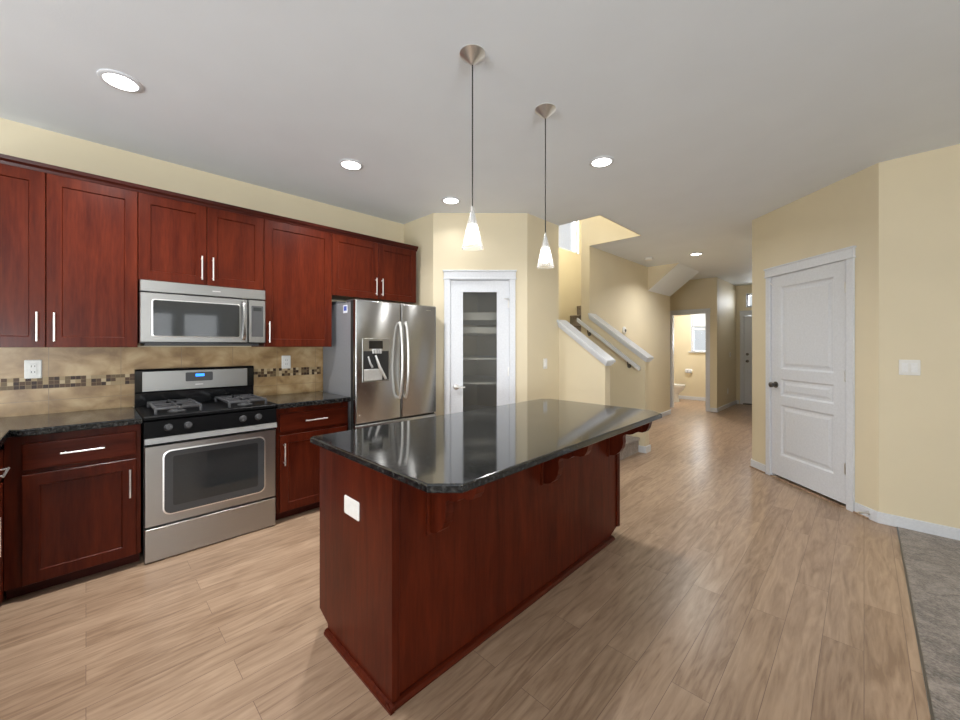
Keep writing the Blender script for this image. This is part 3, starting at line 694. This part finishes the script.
bm = NB(); loft(bm, [rrect(.060, .578, 1.415, 1.668, .039, .016, 4), rrect(.060, .578, 1.415, 1.668, .0415, .016, 4), rrect(.063, .575, 1.418, 1.665, .0425, .014, 4)], T=T); finish('window_rim', bm, 'handle_metal', md, True)
bm = NB(); loft(bm, [rrect(.066, .572, 1.421, 1.662, .040, .013, 4), rrect(.066, .572, 1.421, 1.662, .0435, .013, 4)], T=T); finish('door_window', bm, 'dark_glass', md, True)
bm = NB(); pts = []
for i in range(13):
    t = i/12; pts.append(T @ Vector((.600, .040+.038*math.sin(PI*t)**.6, 1.395+.30*t)))
L = []
for p in pts: L.append([(p.x-.004, p.y-.014, p.z), (p.x+.004, p.y-.010, p.z), (p.x+.004, p.y+.010, p.z), (p.x-.004, p.y+.014, p.z)])
loft(bm, L); finish('handle', bm, 'steel', md, True)
bm = NB(); loft(bm, [rrect(.634, w, mz0+.006, 1.710, 0, .004, 2), rrect(.634, w, mz0+.006, 1.710, .034, .004, 2), rrect(.638, w-.004, mz0+.010, 1.706, .040, .004, 2)], T=T); cp = finish('control_panel', bm, 'steel_h', mw, True)
bm = NB(); loft(bm, [rrect(.654, w-.018, 1.424, 1.665, .039, .006, 3), rrect(.654, w-.018, 1.424, 1.665, .0425, .006, 3)], T=T); finish('keypad', bm, 'grey_knob', cp)
bm = NB(); box(bm, (.666, .042, 1.625), (w-.030, .0435, 1.653), T); finish('display', bm, 'dark_glass', cp)

# ------------------------------------------------------------------ refrigerator
fr = thing('refrigerator', 'stainless steel french-door refrigerator with water dispenser and grey side', 'refrigerator', (-3.42, 2.05, 0))
fy0, fy1 = 1.612, 2.492; FB = -3.118; FX = -3.080
bm = NB(); box(bm, (-3.74, fy0+.004, .02), (FB-.050, fy1-.004, 1.735), bev=.004); finish('body', bm, 'fridge_grey', fr)
bm = NB(); box(bm, (FB-.052, fy0+.002, .04), (FB+.001, fy1-.002, 1.748)); finish('gasket', bm, 'dark_void', fr)
def fdoor(y0, y1, z0, z1, name):
    T = KF(FB, 0, 0); bm = NB(); t = FX-FB
    loft(bm, [rrect(y0, y1, z0, z1, 0, .008, 3), rrect(y0, y1, z0, z1, t-.012, .008, 3), rrect(y0+.003, y1-.003, z0+.003, z1-.003, t-.004, .008, 3), rrect(y0+.010, y1-.010, z0+.008, z1-.008, t, .008, 3)], T=T)
    return finish(name, bm, 'steel', fr, True)
fdl = fdoor(fy0, 2.068, .682, 1.752, 'door'); fdr = fdoor(2.074, fy1, .682, 1.752, 'door'); fdz = fdoor(fy0, fy1, .05, .672, 'freezer_drawer')
for (yy, par) in ((2.045, fdl), (2.112, fdr)):
    bm = NB(); pts = []
    for i in range(15):
        t = i/14; pts.append((FX+.012+.046*math.sin(PI*t)**.55, yy+(.0 if yy < 2.07 else 0), .865+.71*t))
    tube(bm, pts, .0115, 12)
    for z in (.875, 1.565): tube(bm, [(FX-.002, yy, z), (FX+.022, yy, z)], .012, 10)
    finish('handle', bm, 'handle_metal', par, True)
bm = NB(); pts = [(FX+.012+.046*math.sin(PI*i/14)**.55, 1.69+.73*i/14, .60) for i in range(15)]; tube(bm, pts, .0115, 12)
for y in (1.70, 2.41): tube(bm, [(FX-.002, y, .60), (FX+.022, y, .60)], .012, 10)
finish('handle', bm, 'handle_metal', fdz, True)
# dispenser
T = KF(FX, 0, 0)
bm = NB(); box(bm, (1.672, -.001, 1.035), (1.942, .006, 1.418), T, bev=.003); di = finish('dispenser', bm, 'steel_h', fdl)
bm = NB(); box(bm, (1.735, .005, 1.328), (1.872, .0075, 1.398), T); finish('display', bm, 'black_gloss', di)
bm = NB(); loft(bm, [rect(1.682, 1.932, 1.048, 1.308, .0065), rect(1.684, 1.930, 1.050, 1.306, .007)], T=T); finish('recess', bm, 'dark_void', di)
bm = NB(); prism(bm, [(.0072, 1.05), (.012, 1.05), (.010, 1.145), (.0072, 1.15)], 0, 1.686, 1.862, T); finish('drip_tray', bm, 'silver_plastic', di)
bm = NB(); tube(bm, [T @ Vector((1.795, .012, 1.27)), T @ Vector((1.83, .02, 1.17)), T @ Vector((1.895, .018, 1.058))], [.010, .013, .012], 8); finish('paddle', bm, 'handle_metal', di, True)
bm = NB(); tube(bm, [T @ Vector((1.725, .012, 1.26)), T @ Vector((1.74, .02, 1.20)), T @ Vector((1.765, .014, 1.165))], [.007, .009, .010], 8); finish('spout', bm, 'silver_plastic', di, True)
bm = NB()
for i in range(4): box(bm, (1.765+.024*i, .006, 1.285), (1.782+.024*i, .020, 1.325), T, bev=.003)
finish('button', bm, 'silver_plastic', di)
for lo, hi in (((-3.60, fy0+.004, 1.733), (-3.45, fy0+.12, 1.765)), ((-3.26, fy0+.004, 1.733), (FB-.02, fy0+.10, 1.757)), ((-3.26, fy1-.10, 1.733), (FB-.02, fy1-.004, 1.757))):
    bm = NB(); box(bm, lo, hi, bev=.006); finish('hinge_cover', bm, 'black_matte', fr)
bm = NB(); box(bm, (-3.31, fy0+.0025, 1.645), (-3.235, fy0+.005, 1.715)); sk = finish('sticker', bm, 'sticker_white', fr)
bm = NB(); box(bm, (-3.300, fy0+.0018, 1.665), (-3.245, fy0+.003, 1.705)); finish('sticker_print', bm, 'sticker_blue', sk)
bm = NB(); box(bm, (2.36, -.001, 1.700), (2.42, .0015, 1.707), T); finish('badge', bm, 'nickel', fdr)

# ------------------------------------------------------------------ island
il = thing('kitchen_island', 'cherry wood kitchen island with panelled back and scroll brackets', 'island', (-1.55, 1.70, 0))
ix0, ix1, iy0, iy1 = -1.845, -1.262, .800, 2.700; zt = .883
bm = NB(); box(bm, (ix0, iy0+.02, .078), (ix1-.02, iy1-.02, zt)); finish('body', bm, 'cherry', il)
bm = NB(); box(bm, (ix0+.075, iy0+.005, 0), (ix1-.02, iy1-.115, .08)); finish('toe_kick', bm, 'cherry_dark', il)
bm = NB(); prism(bm, [(ix0-.042, zt), (ix0-.042, .078), (ix0+.050, .045), (ix0+.050, 0), (ix1+.012, 0), (ix1+.012, zt)], 1, iy0, iy0+.021); finish('end_panel', bm, 'cherry', il)
bm = NB(); prism(bm, [(ix0-.042, zt), (ix0-.042, .06), (ix1+.012, .06), (ix1+.012, zt)], 1, iy1-.021, iy1); finish('end_panel', bm, 'cherry', il)
bm = NB(); prism(bm, [(iy0+.02, 0), (iy1-.11, 0), (iy1-.11, .03), (iy1-.02, .06), (iy1-.02, zt), (iy0+.02, zt)], 0, ix1-.021, ix1); finish('back_panel', bm, 'cherry', il)
bm = NB(); box(bm, (ix1-.001, iy0+.02, .02), (ix1+.010, iy0+.036, zt-.002), bev=.002); finish('corner_strip', bm, 'cherry', il)
bm = NB(); box(bm, (ix1-.001, iy1-.036, .062), (ix1+.010, iy1-.02, zt-.002), bev=.002); finish('corner_strip', bm, 'cherry', il)
bm = NB()
def shoe(a, b): return [(0, 0), (a, 0), (a, b*.35), (a*.7, b*.8), (a*.25, b), (0, b)]
prism(bm, [(iy0-x, z) for x, z in shoe(.018, .026)], 0, ix0+.045, ix1+.030)
prism(bm, [(ix1+x, z) for x, z in shoe(.026, .024)], 1, iy0-.016, iy1-.105)
finish('shoe_moulding', bm, 'cherry_h', il)
# scroll brackets under the overhang
cp2 = [(0, zt), (0, .600), (.020, .602), (.045, .612), (.070, .632), (.088, .662), (.097, .700), (.094, .735), (.100, .752), (.115, .760), (.140, .762), (.160, .768), (.180, .782), (.200, .790), (.225, .790), (.248, .800), (.262, .822), (.270, .850), (.275, zt)]
for yy in (1.0, 1.785, 2.560):
    bm = NB(); box(bm, (ix1-.001, yy-.036, .590), (ix1+.014, yy+.036, zt), bev=.002)
    prism(bm, [(ix1+.012+x, z) for x, z in cp2], 1, yy-.022, yy+.022); finish('bracket', bm, 'cherry', il)
for k in range(3):
    T = frame((ix0, iy0+.03+.59*k+.585, .085), (0, -1), (-1, 0)); d = front('door', il, T, .58, .60, .062); bar(d, T, (.03, .40), (.03, .57))
    T = frame((ix0, iy0+.03+.59*k+.585, .70), (0, -1), (-1, 0)); d = front('drawer', il, T, .58, .152, None, 'cherry_h'); bar(d, T, (.20, .076), (.38, .076))
IX0, IX1, IX2, IY0, IY1 = -1.912, -.906, -.932, .760, 2.712; ch = .082
counter('island_countertop', [(IX0+.012, IY0), (IX1-ch, IY0), (IX1, IY0+ch), (IX2, IY1-.09), (IX2-.09, IY1), (IX0+.06, IY1), (IX0, IY1-.06), (IX0, IY0+.012)], .884, .914, 'large black granite countertop with clipped corners on the island')

# ------------------------------------------------------------------ outlets and switches
def plate(name, label, cat, T, w, h, kind, gang=1):
    loc = T @ Vector((0, 0, 0)); r = thing(name, label, cat, tuple(loc))
    bm = NB(); loft(bm, [rrect(-w/2, w/2, -h/2, h/2, 0, .006, 3), rrect(-w/2, w/2, -h/2, h/2, .003, .006, 3), rrect(-w/2+.004, w/2-.004, -h/2+.004, h/2-.004, .006, .005, 3)], T=T); finish('cover_plate', bm, 'white_plastic', r)
    for g in range(gang):
        cx = (g-(gang-1)/2)*.046
        if kind == 'outlet':
            bm = NB(); box(bm, (cx-.017, .005, -.034), (cx+.017, .0085, .034), T, bev=.002); f = finish('outlet_face', bm, 'white_plastic', r)
            for s in (-.018, .018):
                for x in (-.007, .007): bm = NB(); box(bm, (cx+x-.0015, .008, s-.005), (cx+x+.0015, .0092, s+.005), T); finish('slot', bm, 'socket_dark', f)
        elif kind == 'blank':
            for x in (-.048, .048): bm = NB(); lathe(bm, T @ Vector((x, .005, 0)), [(.003, 0), (.003, .0015), (.001, .002)], 10, T.to_3x3() @ Vector((0, 1, 0))); finish('screw', bm, 'nickel', r)
        else:
            bm = NB(); prism(bm, [(.005, -.033), (.014, -.033), (.0065, .033), (.005, .033)], 0, cx-.016, cx+.016, T); finish('rocker', bm, 'porcelain', r)
    return r
plate('wall_outlet', 'white outlet plate on the tan tile backsplash above the left base cabinet', 'outlet', frame((XW+.009, -.236, 1.205), (0, 1), (1, 0)), .075, .118, 'outlet')
plate('wall_outlet', 'white outlet plate on the tan tile backsplash between range and refrigerator', 'outlet', frame((XW+.009, 1.288, 1.205), (0, 1), (1, 0)), .078, .118, 'outlet')
plate('wall_outlet', 'white blank cover plate on the end panel of the island', 'outlet', frame((-1.557, iy0-.001, .662), (1, 0), (0, -1)), .128, .078, 'blank')
plate('light_switch', 'white two-rocker light switch on the wall right of the closet door', 'switch', frame((.238, 4.259, 1.194), (1, 0), (0, -1)), .108, .114, 'switch', 2)
plate('light_switch', 'white light switch on the narrow wall right of the pantry door', 'switch', frame((-2.531, 3.60, 1.155), (0, 1), (1, 0)), .072, .115, 'switch')
plate('light_switch', 'small white light switch on the entry hall wall beside the front door', 'switch', frame((-2.129, 10.1, 1.16), (0, 1), (1, 0)), .072, .115, 'switch')
plate('wall_outlet', 'small white outlet low on the entry hall wall', 'outlet', frame((-2.129, 9.9, .36), (0, 1), (1, 0)), .072, .115, 'outlet')
bm = NB(); lathe(bm, (-2.7395, 6.06, 1.60), [(.062, 0), (.060, .012), (.045, .022), (.024, .026)], 28, (1, 0, 0)); th = tag(finish('thermostat', bm, 'white_plastic', None, True, origin=(-2.74, 6.06, 1.6)), 'round white thermostat on the hall wall above the stair cap', 'thermostat')
bm = NB(); lathe(bm, (-2.7135, 6.06, 1.60), [(.024, 0), (.022, .005)], 20, (1, 0, 0)); finish('dial', bm, 'bronze', th, True)
bm = NB(); p = TD @ Vector((1.31, -.014, .05)); n = Vector((-1, -1, 0)).normalized(); lathe(bm, p, [(.013, 0), (.013, .006), (.006, .008), (.006, .065), (.010, .066), (.010, .078)], 14, n)
tag(finish('door_stop', bm, 'nickel', None, True, origin=tuple(p)), 'small metal spring door stop on the baseboard beside the closet door', 'door stop')

# ------------------------------------------------------------------ ceiling lights
def can(x, y, label, watts, first=[None]):
    g = 'recessed ceiling lights'
    if first[0] is None:
        r = thing('recessed_light', label, 'ceiling light', (x, y, HC), g); first[0] = r
        bm = NB(); lathe(bm, (x, y, HC), [(.092, .002), (.092, -.004), (.086, -.008), (.070, -.008), (.068, -.002)], 40); finish('trim_ring', bm, 'trim', r, True)
        bm = NB(); lathe(bm, (x, y, HC), [(.069, -.003), (.066, -.008), (.050, -.013), (.02, -.0155)], 40); finish('lens', bm, 'lens', r, True)
    else: r = dup(first[0], (x, y, HC), label, g)
    l = bpy.data.lights.new('recessed_lamp', 'AREA'); l.shape = 'DISK'; l.size = .12; l.energy = watts; l.color = (1, .99, .975); l.spread = math.radians(140)
    o = bpy.data.objects.new('recessed_lamp', l); C.objects.link(o); o.location = (x, y, HC-.02)
    return r
can(-2.80, .13, 'lit round recessed light in the ceiling above the range, nearest the left wall cabinets', 20)
can(-2.82, 1.44, 'lit round recessed light in the ceiling in front of the cabinet above the refrigerator', 20)
can(-2.83, 2.47, 'lit round recessed light in the ceiling just in front of the pantry wall', 2)
can(-1.42, 2.756, 'lit round recessed light in the ceiling beyond the island, right of the two pendants', 13)
can(-1.82, 6.53, 'lit round recessed light in the hall ceiling beside the sloped soffit', 20)
can(-3.0, 9.9, 'added recessed light in the bathroom ceiling, out of view, to brighten the room', 24)  # added lamp, out of view; lifts the dark bathroom
bm = NB(); lathe(bm, (-2.45, 6.32, HC), [(.065, .001), (.065, -.018), (.055, -.032), (.03, -.036)], 28)
tag(finish('smoke_detector', bm, 'white_plastic', None, True, origin=(-2.45, 6.32, HC)), 'white round smoke detector on the hall ceiling', 'smoke detector')

# pendants over the island
def pendant(x, y, label):
    r = thing('pendant_light', label, 'pendant light', (x, y, HC), 'pendants over the island')
    bm = NB(); lathe(bm, (x, y, HC), [(.062, .001), (.062, -.004), (.058, -.007), (.010, -.050), (.006, -.054)], 36); finish('canopy', bm, 'nickel', r, True)
    bm = NB(); tube(bm, [(x, y, HC-.05), (x, y, 2.005)], .0032, 8); finish('cord', bm, 'black_rubber', r, True)
    bm = NB(); lathe(bm, (x, y, 0), [(.005, 2.022), (.007, 2.008), (.0165, 1.940), (.016, 1.932)], 28); finish('socket_cap', bm, 'nickel', r, True)
    bm = NB(); lathe(bm, (x, y, 0), [(.008, 2.006), (.052, 1.820), (.049, 1.8195), (.0065, 2.004)], 36, cap0=False, cap1=False); finish('glass_shade', bm, 'shade_glass', r, True)
    bm = NB(); lathe(bm, (x, y, 0), [(.016, 1.934), (.020, 1.915), (.025, 1.885), (.024, 1.862), (.014, 1.847), (.002, 1.844)], 24); finish('bulb', bm, 'bulb', r, True)
pendant(-1.338, 1.304, 'pendant light with glass cone shade, the one hanging over the near half of the island')
pendant(-1.345, 1.915, 'pendant light with glass cone shade, the one hanging over the far half of the island')

# ------------------------------------------------------------------ pantry shelves
TPI = TP
for i, (z, lip) in enumerate(((1.715, .08), (1.556, .065), (1.222, .018), (.955, .018), (.55, .05))):
    bm = NB(); prism(bm, [(-3.76, 2.69), (-3.30, 2.69), (-2.66, 3.33), (-2.66, 3.755), (-3.76, 3.755)] if False else [(-3.76, 2.70), (-3.26, 2.70), (-2.64, 3.32), (-2.64, 3.755), (-3.76, 3.755)], 2, z-lip, z)
    tag(finish('pantry_shelf', bm, 'wire_shelf', origin=(-3.2, 3.4, z)), ('topmost', 'second from top', 'middle', 'fourth from top', 'lowest')[i]+' white pantry shelf behind the frosted glass door', 'shelf', 'pantry shelves')

# ------------------------------------------------------------------ bathroom
to = thing('toilet', 'white toilet partly visible through the bathroom doorway', 'toilet', (-3.58, 10.12, 0))
def oval(cx, cy, z, a, b, k=28): return [(cx+a*math.cos(2*PI*i/k), cy+b*math.sin(2*PI*i/k), z) for i in range(k)]
bm = NB(); loft(bm, [oval(-3.40, 10.12, 0, .22, .12), oval(-3.40, 10.12, .04, .20, .105), oval(-3.39, 10.12, .18, .17, .10), oval(-3.35, 10.12, .28, .24, .15), oval(-3.33, 10.12, .36, .265, .185), oval(-3.33, 10.12, .385, .265, .185)]); finish('bowl', bm, 'porcelain', to, True)
bm = NB(); loft(bm, [oval(-3.33, 10.12, .386, .268, .19), oval(-3.33, 10.12, .402, .272, .192), oval(-3.33, 10.12, .418, .265, .187)]); finish('seat', bm, 'porcelain', to, True)
bm = NB(); box(bm, (-4.03, 9.92, .38), (-3.83, 10.32, .74), bev=.02); box(bm, (-4.035, 9.91, .735), (-3.82, 10.33, .765), bev=.008); box(bm, (-3.90, 10.0, .2), (-3.52, 10.24, .385), bev=.02); finish('tank', bm, 'porcelain', to, True)
tp = thing('toilet_paper_holder', 'toilet paper holder on the bathroom wall below the window', 'paper holder', (-3.15, 10.69, .72))
TT = frame((-3.15, 10.70, .72), (1, 0), (0, -1))
bm = NB(); loft(bm, [rrect(-.085, .085, -.05, .05, 0, .045, 6), rrect(-.085, .085, -.05, .05, .03, .045, 6), rrect(-.07, .07, -.04, .04, .045, .038, 6)], T=TT); finish('paper_roll', bm, 'sticker_white', tp, True)
bm = NB(); lathe(bm, (-3.15, 10.656, .72), [(.022, 0), (.020, .012), (.010, .02)], 16, (0, -1, 0)); finish('mount', bm, 'bronze', tp, True)
